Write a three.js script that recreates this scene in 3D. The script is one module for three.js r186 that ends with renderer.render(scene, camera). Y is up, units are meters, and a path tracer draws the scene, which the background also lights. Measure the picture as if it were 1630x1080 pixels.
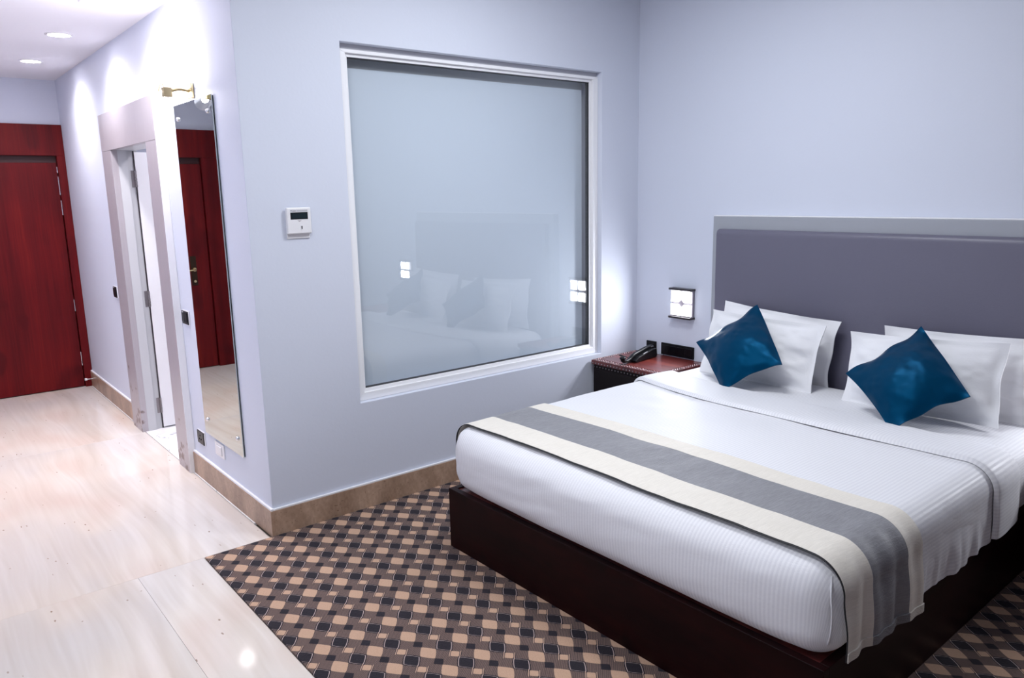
import * as THREE from 'three';
import { RoundedBoxGeometry } from 'three/addons/geometries/RoundedBoxGeometry.js';
import { mergeGeometries, mergeVertices } from 'three/addons/utils/BufferGeometryUtils.js';
import { RectAreaLightUniformsLib } from 'three/addons/lights/RectAreaLightUniformsLib.js';

// ------------------------------------------------------------------ camera, exposure, large lights
const scene = new THREE.Scene();
scene.background = new THREE.Color(0x000000);
const camera = new THREE.PerspectiveCamera(48.1, 1630 / 1080, 0.05, 60);
camera.position.set(-1.2601, 1.6, 3.3824);
camera.rotation.set(-0.19015, -0.68407, -0.01983, 'YXZ');
scene.add(camera);
const renderer = new THREE.WebGLRenderer({ antialias: true });
renderer.toneMapping = THREE.LinearToneMapping;
renderer.toneMappingExposure = 1.8;
renderer.shadowMap.enabled = true;
RectAreaLightUniformsLib.init();

const COOL = new THREE.Color(0.93, 0.965, 1.0);      // bedroom ceiling panels
const WARM = new THREE.Color(1.0, 0.94, 0.97);       // hall downlights
const PANEL_POWER = 52, DOWN_POWER = 3.0, BEDLAMP_POWER = 52, SCONCE_POWER = 0.9, BATH_POWER = 2.2;

// room measures (metres; hall corner at the origin, floor y = 0)
const L = 2.5825, HALL_H = 2.579, ROOM_H = 2.92, FAR = -4.044, LEFT = -1.85, HALL_LEFT = -1.32, FRONT = 4.7;

// ------------------------------------------------------------------ helpers
function rng(seed) { let s = seed >>> 0; return () => { s = (s + 0x6D2B79F5) | 0; let t = Math.imul(s ^ (s >>> 15), 1 | s); t = (t + Math.imul(t ^ (t >>> 7), 61 | t)) ^ t; return ((t ^ (t >>> 14)) >>> 0) / 4294967296; }; }
function hash(x, y, s) { let h = Math.imul(x, 374761393) + Math.imul(y, 668265263) + Math.imul(s, 974634777); h = Math.imul(h ^ (h >>> 13), 1274126177); return ((h ^ (h >>> 16)) >>> 0) / 4294967296; }
function vnoise(x, y, px, py, seed) {                 // value noise, periodic over px, py lattice cells
  const xi = Math.floor(x), yi = Math.floor(y), fx = x - xi, fy = y - yi;
  const w = (a, p) => ((a % p) + p) % p, sx = fx * fx * (3 - 2 * fx), sy = fy * fy * (3 - 2 * fy);
  const a = hash(w(xi, px), w(yi, py), seed), b = hash(w(xi + 1, px), w(yi, py), seed), c = hash(w(xi, px), w(yi + 1, py), seed), d = hash(w(xi + 1, px), w(yi + 1, py), seed);
  return (a * (1 - sx) + b * sx) * (1 - sy) + (c * (1 - sx) + d * sx) * sy;
}
function fbm(u, v, px, py, oct, seed) { let s = 0, a = 0.5, n = 0; for (let i = 0; i < oct; i++) { s += a * vnoise(u * px, v * py, px, py, seed + i * 17); n += a; a *= 0.5; px *= 2; py *= 2; } return s / n; }
function n3(x, y, z, seed = 1) { return vnoise(x + z * 3.7, y - z * 2.3, 4096, 4096, seed) - 0.5; }
const clamp = THREE.MathUtils.clamp, lerp = THREE.MathUtils.lerp, smooth = THREE.MathUtils.smoothstep;
function tex(w, h, fn, srgb = true) {
  const d = new Uint8Array(w * h * 4);
  for (let y = 0; y < h; y++) for (let x = 0; x < w; x++) {
    const c = fn((x + 0.5) / w, (y + 0.5) / h, x, y), i = (y * w + x) * 4;
    if (typeof c === 'number') { d[i] = d[i + 1] = d[i + 2] = clamp(c, 0, 1) * 255; } else { d[i] = clamp(c[0], 0, 255); d[i + 1] = clamp(c[1], 0, 255); d[i + 2] = clamp(c[2], 0, 255); }
    d[i + 3] = 255;
  }
  const t = new THREE.DataTexture(d, w, h, THREE.RGBAFormat);
  t.wrapS = t.wrapT = THREE.RepeatWrapping; t.magFilter = THREE.LinearFilter; t.minFilter = THREE.LinearMipmapLinearFilter; t.generateMipmaps = true;
  if (srgb) t.colorSpace = THREE.SRGBColorSpace;
  t.needsUpdate = true; return t;
}
const rep = (t, x, y) => { const c = t.clone(); c.repeat.set(x, y); c.needsUpdate = true; return c; };
const std = (o) => new THREE.MeshStandardMaterial(o);
const phy = (o) => new THREE.MeshPhysicalMaterial(o);
const lin = (r, g, b) => new THREE.Color().setRGB(r, g, b);

const used = {};
function numbered(n) { const k = used[n] = (used[n] ?? -1) + 1; return k ? `${n}_${String(k).padStart(3, '0')}` : n; }
function shadow(o) { o.castShadow = true; o.receiveShadow = true; return o; }
function obj(name, geo, mat, parent = scene) {
  const g = Array.isArray(geo) ? (geo.length === 1 ? geo[0] : mergeGeometries(geo.map(clean))) : geo;
  const m = shadow(new THREE.Mesh(g, mat)); m.name = parent === scene ? numbered(name) : name; parent.add(m); return m;
}
function clean(g) { const k = g.index ? g.toNonIndexed() : g; for (const n of Object.keys(k.attributes)) if (!['position', 'normal', 'uv'].includes(n)) k.deleteAttribute(n); return k; }
function thing(name, label, category, pos = [0, 0, 0], turn = 0, group) {
  const o = new THREE.Group(); o.name = numbered(name); scene.add(o); o.position.set(...pos); o.rotation.y = turn;
  o.userData = { label, category }; if (group) o.userData.group = group; return o;
}
function tag(o, label, category, group) { Object.assign(o.userData, { label, category }); if (group) o.userData.group = group; return o; }
function struct(o, label) { o.userData.kind = 'structure'; if (label) o.userData.label = label; return o; }
function sgroup(name, label, pos = [0, 0, 0]) { const o = new THREE.Group(); o.name = numbered(name); scene.add(o); o.position.set(...pos); return struct(o, label); }
// box by its bounds, uv in metres by the side it faces
function bb(x0, x1, y0, y1, z0, z1, r = 0) {
  const w = x1 - x0, h = y1 - y0, d = z1 - z0;
  const g = r > 0 ? new RoundedBoxGeometry(w, h, d, 2, Math.min(r, w / 2.01, h / 2.01, d / 2.01)) : new THREE.BoxGeometry(w, h, d);
  g.translate((x0 + x1) / 2, (y0 + y1) / 2, (z0 + z1) / 2); return uvm(g);
}
function uvm(g) {
  const p = g.attributes.position, n = g.attributes.normal, u = new Float32Array(p.count * 2);
  for (let i = 0; i < p.count; i++) {
    const x = p.getX(i), y = p.getY(i), z = p.getZ(i), ax = Math.abs(n.getX(i)), ay = Math.abs(n.getY(i)), az = Math.abs(n.getZ(i));
    if (ay >= ax && ay >= az) { u[2 * i] = x; u[2 * i + 1] = z; } else if (ax >= az) { u[2 * i] = z; u[2 * i + 1] = y; } else { u[2 * i] = x; u[2 * i + 1] = y; }
  }
  g.setAttribute('uv', new THREE.BufferAttribute(u, 2)); return g;
}
function cyl(r0, r1, h, seg = 24) { return new THREE.CylinderGeometry(r0, r1, h, seg); }
function tube(pts, r, seg = 40, rad = 10) { return new THREE.TubeGeometry(new THREE.CatmullRomCurve3(pts.map((p) => new THREE.Vector3(...p))), seg, r, rad); }
function move(g, x, y, z) { g.translate(x, y, z); return g; }
function grid(nu, nv, f, flip = false, uvf = null) {   // open surface of (nu+1) x (nv+1) points
  const pos = [], uv = [], idx = [];
  for (let j = 0; j <= nv; j++) for (let i = 0; i <= nu; i++) { const p = f(i / nu, j / nv); pos.push(p.x, p.y, p.z); const t = uvf ? uvf(i / nu, j / nv, p) : [i / nu, j / nv]; uv.push(t[0], t[1]); }
  const k = nu + 1;
  for (let j = 0; j < nv; j++) for (let i = 0; i < nu; i++) { const a = j * k + i, b = a + 1, c = a + k, d = c + 1; if (flip) idx.push(a, c, b, b, c, d); else idx.push(a, b, c, b, d, c); }
  const g = new THREE.BufferGeometry(); g.setAttribute('position', new THREE.Float32BufferAttribute(pos, 3)); g.setAttribute('uv', new THREE.Float32BufferAttribute(uv, 2)); g.setIndex(idx); g.computeVertexNormals(); return g;
}
function shell(nu, nv, f, th, uvf = null, flip = false) {  // cloth of real thickness: two faces and stitched rims
  const top = grid(nu, nv, f, flip, uvf), n = top.attributes.normal, p = top.attributes.position, k = nu + 1, N = p.count;
  const pos = Array.from(p.array), uv = Array.from(top.attributes.uv.array), idx = Array.from(top.index.array), ti = idx.length;
  for (let i = 0; i < N; i++) { pos.push(p.getX(i) - n.getX(i) * th, p.getY(i) - n.getY(i) * th, p.getZ(i) - n.getZ(i) * th); uv.push(uv[2 * i], uv[2 * i + 1]); }
  for (let t = 0; t < ti; t += 3) idx.push(idx[t] + N, idx[t + 2] + N, idx[t + 1] + N);
  const rim = []; for (let i = 0; i < nu; i++) rim.push([i, i + 1]); for (let j = 0; j < nv; j++) rim.push([j * k + nu, (j + 1) * k + nu]);
  for (let i = nu; i > 0; i--) rim.push([nv * k + i, nv * k + i - 1]); for (let j = nv; j > 0; j--) rim.push([j * k, (j - 1) * k]);
  for (const [a, b] of rim) { if (flip) idx.push(a, b, a + N, b, b + N, a + N); else idx.push(a, a + N, b, b, a + N, b + N); }
  const g = new THREE.BufferGeometry(); g.setAttribute('position', new THREE.Float32BufferAttribute(pos, 3)); g.setAttribute('uv', new THREE.Float32BufferAttribute(uv, 2)); g.setIndex(idx);
  const g2 = g.toNonIndexed(); g2.computeVertexNormals();
  // smooth normals on the two faces, flat on the rim
  const M = top.index.count, nn = g2.attributes.normal;
  for (let t = 0; t < M; t++) { const a = idx[t]; nn.setXYZ(t, n.getX(a), n.getY(a), n.getZ(a)); }
  for (let t = M; t < 2 * M; t++) { const a = idx[t] - N; nn.setXYZ(t, -n.getX(a), -n.getY(a), -n.getZ(a)); }
  return g2;
}

// ------------------------------------------------------------------ textures and materials
const plasterBump = tex(512, 512, (u, v) => 0.5 + 0.5 * (fbm(u, v, 64, 64, 3, 5) - 0.5) + 0.3 * (fbm(u, v, 6, 6, 2, 9) - 0.5), false);
const paint = std({ color: lin(0.665, 0.70, 0.81), roughness: 0.55, bumpMap: rep(plasterBump, 1.4, 1.4), bumpScale: 0.0005 });
const ceilPaint = std({ color: lin(0.80, 0.79, 0.83), roughness: 0.75, bumpMap: rep(plasterBump, 1.1, 1.1), bumpScale: 0.0008 });
const whitePaint = phy({ color: lin(0.89, 0.89, 0.92), roughness: 0.35 });

// cream travertine: cloudy bands and grain along the slab, small pits
const pits = rng(77), pitList = [];
for (let i = 0; i < 48; i++) pitList.push([pits(), pits(), 0.0009 + pits() * 0.0022, 0.0018 + pits() * 0.0045, pits()]);
function stoneTone(u, v) {
  const warp = (fbm(u, v, 4, 2, 3, 31) - 0.5) * 0.16;
  const band = fbm(u + warp, v, 9, 1, 4, 41), fine = fbm(u + warp * 0.6, v, 70, 4, 3, 43), cloud = fbm(u, v, 3, 2, 3, 47);
  return [band, fine, cloud];
}
const marbleMap = tex(1024, 1024, (u, v) => {
  const [b, f, c] = stoneTone(u, v);
  const k = (b - 0.5) * 34 + (f - 0.5) * 16, pink = smooth(c, 0.46, 0.68), grey = smooth(1 - c, 0.5, 0.72);
  let r = 224 + k * 0.7, g = 214 + k * 0.85, bl = 205 + k;
  r -= pink * 4 + grey * 8; g -= pink * 12 + grey * 5; bl -= pink * 14 + grey * 1;
  for (const [px, py, rx, ry, q] of pitList) { const dx = (u - px) / rx, dy = (v - py) / ry; if (dx * dx + dy * dy < 1 + (hash((u * 1024) | 0, (v * 1024) | 0, 3) - 0.5)) { const m = 0.35 + 0.4 * q; r = lerp(r, 120, m); g = lerp(g, 92, m); bl = lerp(bl, 70, m); } }
  return [r, g, bl];
});
const marbleRough = tex(512, 512, (u, v) => 0.30 + 0.5 * fbm(u, v, 20, 8, 4, 51), false);
const marbleBump = tex(512, 512, (u, v) => fbm(u, v, 5, 3, 3, 57), false);
function marbleMat(dx, dy) {
  const m = marbleMap.clone(); m.repeat.set(0.8, 0.55); m.offset.set(dx, dy); m.needsUpdate = true;
  return phy({ map: m, roughness: 0.15, roughnessMap: rep(marbleRough, 1, 1) });
}
const skirtMap = tex(512, 512, (u, v) => {
  const w = (fbm(u, v, 4, 4, 3, 61) - 0.5) * 0.1, b = fbm(u + w, v, 10, 2, 4, 63), f = fbm(u, v, 90, 30, 3, 67), k = (b - 0.5) * 60 + (f - 0.5) * 26;
  const pit = vnoise(u * 90, v * 60, 90, 60, 69) > 0.93 ? -34 : 0;
  return [164 + k + pit, 136 + k * 0.95 + pit, 116 + k * 0.9 + pit];
});
const skirtMat = phy({ map: rep(skirtMap, 1.3, 2.2), roughness: 0.33, bumpMap: rep(skirtMap, 1.3, 2.2), bumpScale: 0.0006 });
const bathMap = tex(512, 512, (u, v) => { const w = fbm(u, v, 3, 3, 4, 71), vein = Math.abs(fbm(u + w * 0.3, v + w * 0.4, 3, 4, 4, 73) - 0.5); const k = smooth(vein, 0, 0.02); return [lerp(176, 240, k), lerp(178, 239, k), lerp(186, 240, k)]; });
const bathStone = phy({ map: rep(bathMap, 1.1, 1.1), roughness: 0.2 });

function woodMap(dark, mid, light, seed, fx = 26, fy = 2) {
  return tex(512, 1024, (u, v) => {
    const w = (fbm(u, v, 3, 3, 3, seed) - 0.5) * 0.05, g = fbm(u + w, v, fx, fy, 4, seed + 3), fine = fbm(u, v, 150, 10, 2, seed + 7), c = fbm(u, v, 3, 4, 3, seed + 11);
    const knot = smooth(fbm(u, v, 5, 7, 2, seed + 19), 0.68, 0.82);
    let t = clamp(0.5 + (g - 0.5) * 1.2 + (fine - 0.5) * 0.4 + (c - 0.5) * 0.7 - knot * 0.4, 0, 1);
    const a = t < 0.5 ? dark : mid, b = t < 0.5 ? mid : light, k = t < 0.5 ? t * 2 : t * 2 - 1;
    return [lerp(a[0], b[0], k), lerp(a[1], b[1], k), lerp(a[2], b[2], k)];
  });
}
const doorWood = woodMap([80, 10, 17], [101, 16, 21], [124, 29, 25], 101, 14, 1);
const doorMat = phy({ map: rep(doorWood, 0.9, 0.45), roughness: 0.45, specularIntensity: 0.35 });
const bedWood = woodMap([12, 1, 3], [22, 3, 5], [34, 6, 7], 131, 22, 2);
const bw1 = bedWood.clone(); bw1.repeat.set(0.55, 1.2); bw1.rotation = Math.PI / 2; bw1.needsUpdate = true;
const bedWoodMat = phy({ map: bw1, roughness: 0.42, specularIntensity: 0.3 });
const trimWood = woodMap([72, 24, 24], [104, 40, 36], [132, 62, 50], 151, 20, 2);
const trimWoodMat = phy({ map: rep(trimWood, 1.1, 0.8), roughness: 0.32, clearcoat: 0.4, clearcoatRoughness: 0.2 });
const standDark = phy({ color: lin(0.007, 0.004, 0.005), roughness: 0.5, specularIntensity: 0.4 });
const standBorder = phy({ map: rep(woodMap([58, 18, 20], [88, 30, 30], [112, 42, 38], 171, 20, 2), 2, 2), roughness: 0.35, clearcoat: 0.3 });
const black = phy({ color: lin(0.005, 0.005, 0.007), roughness: 0.4, specularIntensity: 0.5 });
const blackGloss = phy({ color: lin(0.004, 0.004, 0.006), roughness: 0.3, specularIntensity: 0.5 });
const chrome = std({ color: lin(0.75, 0.75, 0.78), roughness: 0.18, metalness: 1 });
const steel = std({ color: lin(0.30, 0.27, 0.28), roughness: 0.42, metalness: 0.85 });
const brass = std({ color: lin(0.62, 0.50, 0.28), roughness: 0.25, metalness: 1 });
const whitePlastic = phy({ color: lin(0.82, 0.81, 0.84), roughness: 0.32 });
const caulk = std({ color: lin(0.86, 0.86, 0.90), roughness: 0.6 });

// patterned carpet: big dark and beige lozenges, small dark and striped beige ones on a twill ground
const CX = 0.1375, CZ = 0.1335;
const carpetMap = tex(1024, 1024, (u, v, px, py) => {
  const R = 2, X = (u * R) % 1, Y = (v * R) % 1;
  const wrap = (a) => a - Math.round(a);
  const twill = (Math.sin((px + py) * Math.PI * 2 / 16) > 0 ? 1 : 0), yarn = hash(px >> 1, py >> 1, 7), fleck = hash(px >> 2, py >> 2, 11);
  let c = twill ? [120 + 26 * yarn, 98 + 24 * yarn, 90 + 22 * yarn] : [36 + 22 * yarn, 27 + 20 * yarn, 31 + 20 * yarn];
  const lz = (cx, cy, a, b, p) => { const x = wrap(X - cx) * CX, y = wrap(Y - cy) * CZ; return [Math.pow(Math.pow(Math.abs(x / a), p) + Math.pow(Math.abs(y / b), p), 1 / p), x, y]; };
  const beige = () => [190 + 22 * (yarn - 0.5) + 16 * (fleck - 0.5), 156 + 22 * (yarn - 0.5) + 14 * (fleck - 0.5), 132 + 20 * (yarn - 0.5) + 12 * (fleck - 0.5)];
  const dark = () => [26 + 14 * yarn, 22 + 12 * yarn, 30 + 14 * yarn];
  let q = lz(0.5, 0, 0.0325, 0.0425, 1.14); if (q[0] < 1 + 0.05 * (yarn - 0.5)) c = beige();
  q = lz(0, 0, 0.0365, 0.0475, 1.12);
  if (q[0] < 1) {
    c = dark();
    const along = q[1] * q[2] > 0;                                  // two sides carry a solid pale line, two a dashed one
    if (q[0] > 0.80 && q[0] < 0.89 && (along || Math.sin((q[1] - q[2]) * 1300) > 0)) c = [176, 158, 154];
  }
  q = lz(0, 0.5, 0.0195, 0.0215, 1.08); if (q[0] < 0.98) c = beige();
  const s = lz(0, 0.5, 0.0265, 0.029, 1.0); if (s[1] * s[2] > 0 && s[0] > 0.92 && s[0] < 1.06) c = [186, 156, 136]; if (s[1] * s[2] > 0 && s[0] > 1.06 && s[0] < 1.16) c = dark();
  q = lz(0.5, 0.5, 0.0205, 0.0235, 1.08); if (q[0] < 1) c = dark();
  return c;
});
const carpetMat = std({ map: carpetMap, roughness: 0.96, bumpMap: rep(tex(256, 256, (u, v) => fbm(u, v, 60, 60, 3, 83), false), 1, 1), bumpScale: 0.0015 });

// linens
const stripeMap = tex(512, 256, (u, v, x, y) => { const s = Math.sin(u * Math.PI * 2 * 16), k = smooth(s, -0.25, 0.25); return [228 + 9 * k, 228 + 9 * k, 233 + 8 * k]; });
const stripeRough = tex(512, 64, (u) => 0.55 + 0.3 * (1 - smooth(Math.sin(u * Math.PI * 2 * 16), -0.25, 0.25)), false);
const linenBump = tex(512, 512, (u, v) => fbm(u, v, 120, 120, 2, 93) * 0.12 + 0.88 * fbm(u, v, 5, 7, 3, 95), false);
const sheetMat = phy({ map: rep(stripeMap, 4.6, 1), roughness: 0.9, roughnessMap: rep(stripeRough, 4.6, 1), bumpMap: rep(linenBump, 1.2, 1.2), bumpScale: 0.0025, specularIntensity: 0.3 });
const linenMat = phy({ color: lin(0.86, 0.86, 0.89), roughness: 0.95, bumpMap: rep(linenBump, 1.5, 1.5), bumpScale: 0.003, specularIntensity: 0.25 });
const weave = (base, amp, seed) => tex(512, 512, (u, v, x, y) => { const t = ((x >> 1) + (y >> 1)) % 2 ? 1 : -1, s = (fbm(u, v, 12, 160, 2, seed) - 0.5) * amp * 1.5 + t * amp * 0.25 + (hash(x, y, seed) - 0.5) * amp; return base.map((b) => b + s); });
const greyCloth = phy({ map: rep(weave([141, 141, 146], 16, 201), 3, 3), roughness: 0.62, bumpMap: rep(linenBump, 2, 3), bumpScale: 0.005, sheen: 0.3, sheenRoughness: 0.4 });
const creamCloth = phy({ map: rep(weave([231, 225, 215], 10, 211), 3, 3), roughness: 0.7, bumpMap: rep(linenBump, 2, 3), bumpScale: 0.003 });
const pipingMat = std({ color: lin(0.012, 0.012, 0.016), roughness: 0.7 });
const satin = phy({ color: lin(0.0004, 0.028, 0.070), roughness: 0.4, specularColor: lin(0.02, 0.42, 0.95), specularIntensity: 1, sheen: 0.25, sheenRoughness: 0.3, sheenColor: lin(0.005, 0.14, 0.30) });
const leather = phy({ color: lin(0.145, 0.140, 0.195), roughness: 0.42, bumpMap: rep(plasterBump, 3, 3), bumpScale: 0.0005 });
const headFrame = phy({ color: lin(0.36, 0.375, 0.42), roughness: 0.3 });
const casingMap = tex(512, 1024, (u, v) => { const y = v * 2.2, n = fbm(u, v, 14, 30, 4, 301), g = (fbm(u, v, 200, 12, 2, 305) - 0.5) * 6; const d = y < 0.45 ? smooth(n, 0.56 + y * 0.45, 0.66 + y * 0.45) : 0; return [lerp(182, 128, d) + g, lerp(176, 112, d) + g, lerp(182, 110, d) + g]; });
const casingMat = phy({ map: rep(casingMap, 1, 1 / 2.2), roughness: 0.34, metalness: 0.2 });

// ------------------------------------------------------------------ setting: floor, walls, ceilings
{
  const floor = sgroup('floor', 'cream travertine slab floor of hall and room edge');
  obj('floor_bed', bb(LEFT - 0.1, L + 0.1, -0.12, -0.012, FAR - 0.1, FRONT + 0.1), std({ color: lin(0.30, 0.26, 0.22), roughness: 0.9 }), floor);
  const j = 0.0004, rows = [[FAR, -2.205], [-2.205, 0.005], [0.005, 2.2], [2.2, FRONT]];
  const cols = [[-1.85, -1.215], [-1.215, -0.611], [-0.611, -0.333], [-0.333, 0]];
  let k = 0; const r = rng(5);
  const mats = [0, 1, 2, 3, 4].map((i) => marbleMat(i * 0.11, i * 0.27));
  for (const [z0, z1] of rows) {
    const cc = z0 < 0 ? [[HALL_LEFT, -0.024]] : cols.slice(0, 3);
    for (const [x0, x1] of cc) { obj('marble_slab', bb(x0 + j, x1 - j, -0.012, (r() - 0.5) * 0.0003, z0 + j, z1 - j, 0.0006), mats[k++ % 5], floor); }
  }
  const bf = sgroup('floor_bathroom', 'white veined marble bathroom floor behind the open door');
  for (let i = 0; i < 4; i++) for (let q = 0; q < 6; q++) { const x0 = -0.022 + i * 0.64, z0 = FAR + q * 0.64; obj('marble_tile', bb(x0 + 0.001, Math.min(x0 + 0.639, L), -0.012, 0.001, z0 + 0.001, Math.min(z0 + 0.639, -0.2), 0.001), bathStone, bf); }

  // window wall with its opening
  const s = new THREE.Shape([[0, 0], [L + 0.12, 0], [L + 0.12, ROOM_H], [0, ROOM_H]].map((p) => new THREE.Vector2(...p)));
  s.holes.push(new THREE.Path([[0.499, 0.565], [0.499, 2.309], [2.243, 2.309], [2.243, 0.565]].map((p) => new THREE.Vector2(...p))));
  struct(obj('wall_back', uvm(move(new THREE.ExtrudeGeometry(s, { depth: 0.194, bevelEnabled: true, bevelThickness: 0.003, bevelSize: 0.003, bevelOffset: -0.003, bevelSegments: 2 }), 0, 0, -0.197 + 0.0)), paint), 'pale blue grey painted wall around the inner window');
  const hs = new THREE.Shape([[-0.197, 0], [-0.197, ROOM_H], [FAR - 0.12, ROOM_H], [FAR - 0.12, 0], [-2.262, 0], [-2.262, 1.96], [-1.34, 1.96], [-1.34, 0]].map((p) => new THREE.Vector2(-p[0], p[1])));
  const hg = new THREE.ExtrudeGeometry(hs, { depth: 0.12, bevelEnabled: false }); hg.rotateY(Math.PI / 2);      // shape x = -z, extruded along +x
  struct(obj('wall_hall', uvm(hg), paint), 'painted hall wall with bathroom doorway and tall mirror');
  struct(obj('wall_right', bb(L, L + 0.12, 0, ROOM_H, FAR - 0.12, FRONT + 0.12), paint), 'pale painted wall behind the headboard');
  struct(obj('wall_far', [bb(-0.0, L, 0, ROOM_H, FAR - 0.12, FAR), bb(LEFT - 0.12, -1.28, 0, ROOM_H, FAR - 0.12, FAR), bb(-1.28, 0, 2.224, ROOM_H, FAR - 0.12, FAR)], paint), 'painted wall above the entrance door');
  struct(obj('wall_left', [bb(LEFT - 0.12, LEFT, 0, ROOM_H, FAR - 0.12, FRONT + 0.12), bb(LEFT, HALL_LEFT, 0, ROOM_H, FAR, -0.1)], paint), 'painted wall opposite the hall mirror');
  struct(obj('wall_front', bb(LEFT - 0.12, L + 0.12, 0, ROOM_H, FRONT, FRONT + 0.12), paint), 'painted wall behind the camera');
  struct(obj('ceiling', bb(LEFT - 0.12, L + 0.12, ROOM_H, ROOM_H + 0.12, FAR - 0.12, FRONT + 0.12), ceilPaint), 'white room ceiling');
  struct(obj('ceiling_hall', bb(HALL_LEFT, 0, HALL_H, ROOM_H, FAR, -0.1), ceilPaint), 'lowered white hall ceiling with round downlights');

  // stone skirtings with a white painted strip on top
  const skirt = (name, label, g, gt) => { const o = sgroup(name, label); obj('stone_skirting', g, skirtMat, o); obj('top_strip', gt, caulk, o); };
  skirt('baseboard_hall', 'tan stone skirting below the hall mirror', bb(-0.015, 0, 0, 0.13, -1.16, 0.015, 0.0015), bb(-0.012, 0, 0.13, 0.142, -1.16, 0.012, 0.002));
  skirt('baseboard_far', 'tan stone skirting between bathroom door and entrance door', bb(-0.015, 0, 0, 0.13, FAR, -2.473, 0.0015), bb(-0.012, 0, 0.13, 0.142, FAR, -2.473, 0.002));
  skirt('baseboard_back', 'brown pitted stone skirting below the inner window', bb(0, L, 0, 0.13, 0, 0.015, 0.0015), bb(0, L, 0.13, 0.139, 0, 0.012, 0.002));
}
tag(obj('carpet', bb(-0.333, L - 0.001, 0, 0.008, 0.016, FRONT, 0.003), carpetMat), 'brown and beige lozenge patterned carpet under the bed', 'carpet');
{ const g = scene.getObjectByName('carpet').geometry, p = g.attributes.position, u = g.attributes.uv; for (let i = 0; i < p.count; i++) u.setXY(i, (p.getX(i) + 0.1775) / (CX * 2), (p.getZ(i) - 0.230) / (CZ * 2)); }

// curtain drawn across the end of the room behind the camera
{
  const c = thing('curtain', 'closed heavy grey brown curtain on the wall facing the inner window', 'curtain', [0, 0, 0]);
  const pleat = (s, t) => { const x = lerp(-1.2, L - 0.12, s); return new THREE.Vector3(x, lerp(0.03, 2.72, t), FRONT - 0.11 + 0.035 * Math.sin(x * 42 + 0.5 * Math.sin(x * 5)) * (0.75 + 0.25 * t)); };
  obj('fabric', shell(420, 4, pleat, 0.003), std({ color: lin(0.13, 0.11, 0.105), roughness: 0.9 }), c);
  const rod = cyl(0.014, 0.014, L + 1.2, 16); rod.rotateZ(Math.PI / 2); move(rod, (L - 0.12 - 1.2) / 2, 2.735, FRONT - 0.11); obj('rod', rod, brass, c);
}
// ------------------------------------------------------------------ inner window
{
  const x0 = 0.499, x1 = 2.243, y0 = 0.565, y1 = 2.309;
  const w = sgroup('window_1', 'white framed inner window reflecting the bed');
  const ring = (a, b, zf, zb, mat, name) => {          // four mitred bars between inset a and inset b
    const bar = (P) => { const s = new THREE.Shape(P.map((p) => new THREE.Vector2(...p))); return move(new THREE.ExtrudeGeometry(s, { depth: zf - zb - 0.004, bevelEnabled: true, bevelThickness: 0.002, bevelSize: 0.002, bevelOffset: -0.002, bevelSegments: 2 }), 0, 0, zb + 0.002); };
    const yt = a < 0.01 ? y1 - 0.026 : y1 - a, O = [[x0 + a, y0 + a], [x1 - a, y0 + a], [x1 - a, yt], [x0 + a, yt]], I = [[x0 + b, y0 + b], [x1 - b, y0 + b], [x1 - b, y1 - b], [x0 + b, y1 - b]];
    for (let i = 0; i < 4; i++) { const k = (i + 1) % 4; obj(name, bar([O[i], O[k], I[k], I[i]]), mat, w); }
  };
  obj('head_strip', bb(x0 + 0.001, x1 - 0.001, y1 - 0.026, y1 - 0.001, -0.085, -0.046), std({ color: lin(0.55, 0.55, 0.60), roughness: 0.6 }), w);
  obj('back_panel', bb(x0 + 0.001, x1 - 0.001, y0 + 0.001, y1 - 0.001, -0.195, -0.185), std({ color: lin(0.32, 0.34, 0.37), roughness: 0.8 }), w);
  ring(0.001, 0.042, -0.032, -0.085, whitePaint, 'frame_bar');
  ring(0.042, 0.058, -0.048, -0.085, whitePaint, 'glazing_bead');
  ring(0.058, 0.061, -0.055, -0.085, std({ color: lin(0.03, 0.03, 0.035), roughness: 0.6 }), 'gasket');
  obj('pane', bb(x0 + 0.058, x1 - 0.058, y0 + 0.058, y1 - 0.058, -0.066, -0.062), phy({ color: 0xffffff, transmission: 1, roughness: 0.0, ior: 1.55, thickness: 0, specularIntensity: 1 }), w);
  const b = thing('window_blind', 'flat pale grey blue blind behind the inner window glass', 'blind', [0, 0, 0]);
  obj('fabric', bb(x0 + 0.004, 2.188, y0 + 0.012, 2.213, -0.124, -0.121), std({ color: lin(0.60, 0.68, 0.78), roughness: 0.8 }), b);
  obj('bottom_bar', bb(x0 + 0.004, 2.188, y0 + 0.001, y0 + 0.013, -0.129, -0.116, 0.003), whitePaint, b);
  const roll = cyl(0.02, 0.02, 2.188 - x0 - 0.004, 20); roll.rotateZ(Math.PI / 2); move(roll, (2.188 + x0 + 0.004) / 2, 2.285, -0.142);
  obj('roller', roll, std({ color: lin(0.3, 0.33, 0.36), roughness: 0.8 }), b);
  obj('hanging_edge', bb(x0 + 0.004, 2.188, 2.213, 2.285, -0.124, -0.1205), std({ color: lin(0.3, 0.33, 0.36), roughness: 0.8 }), b);
}

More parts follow.
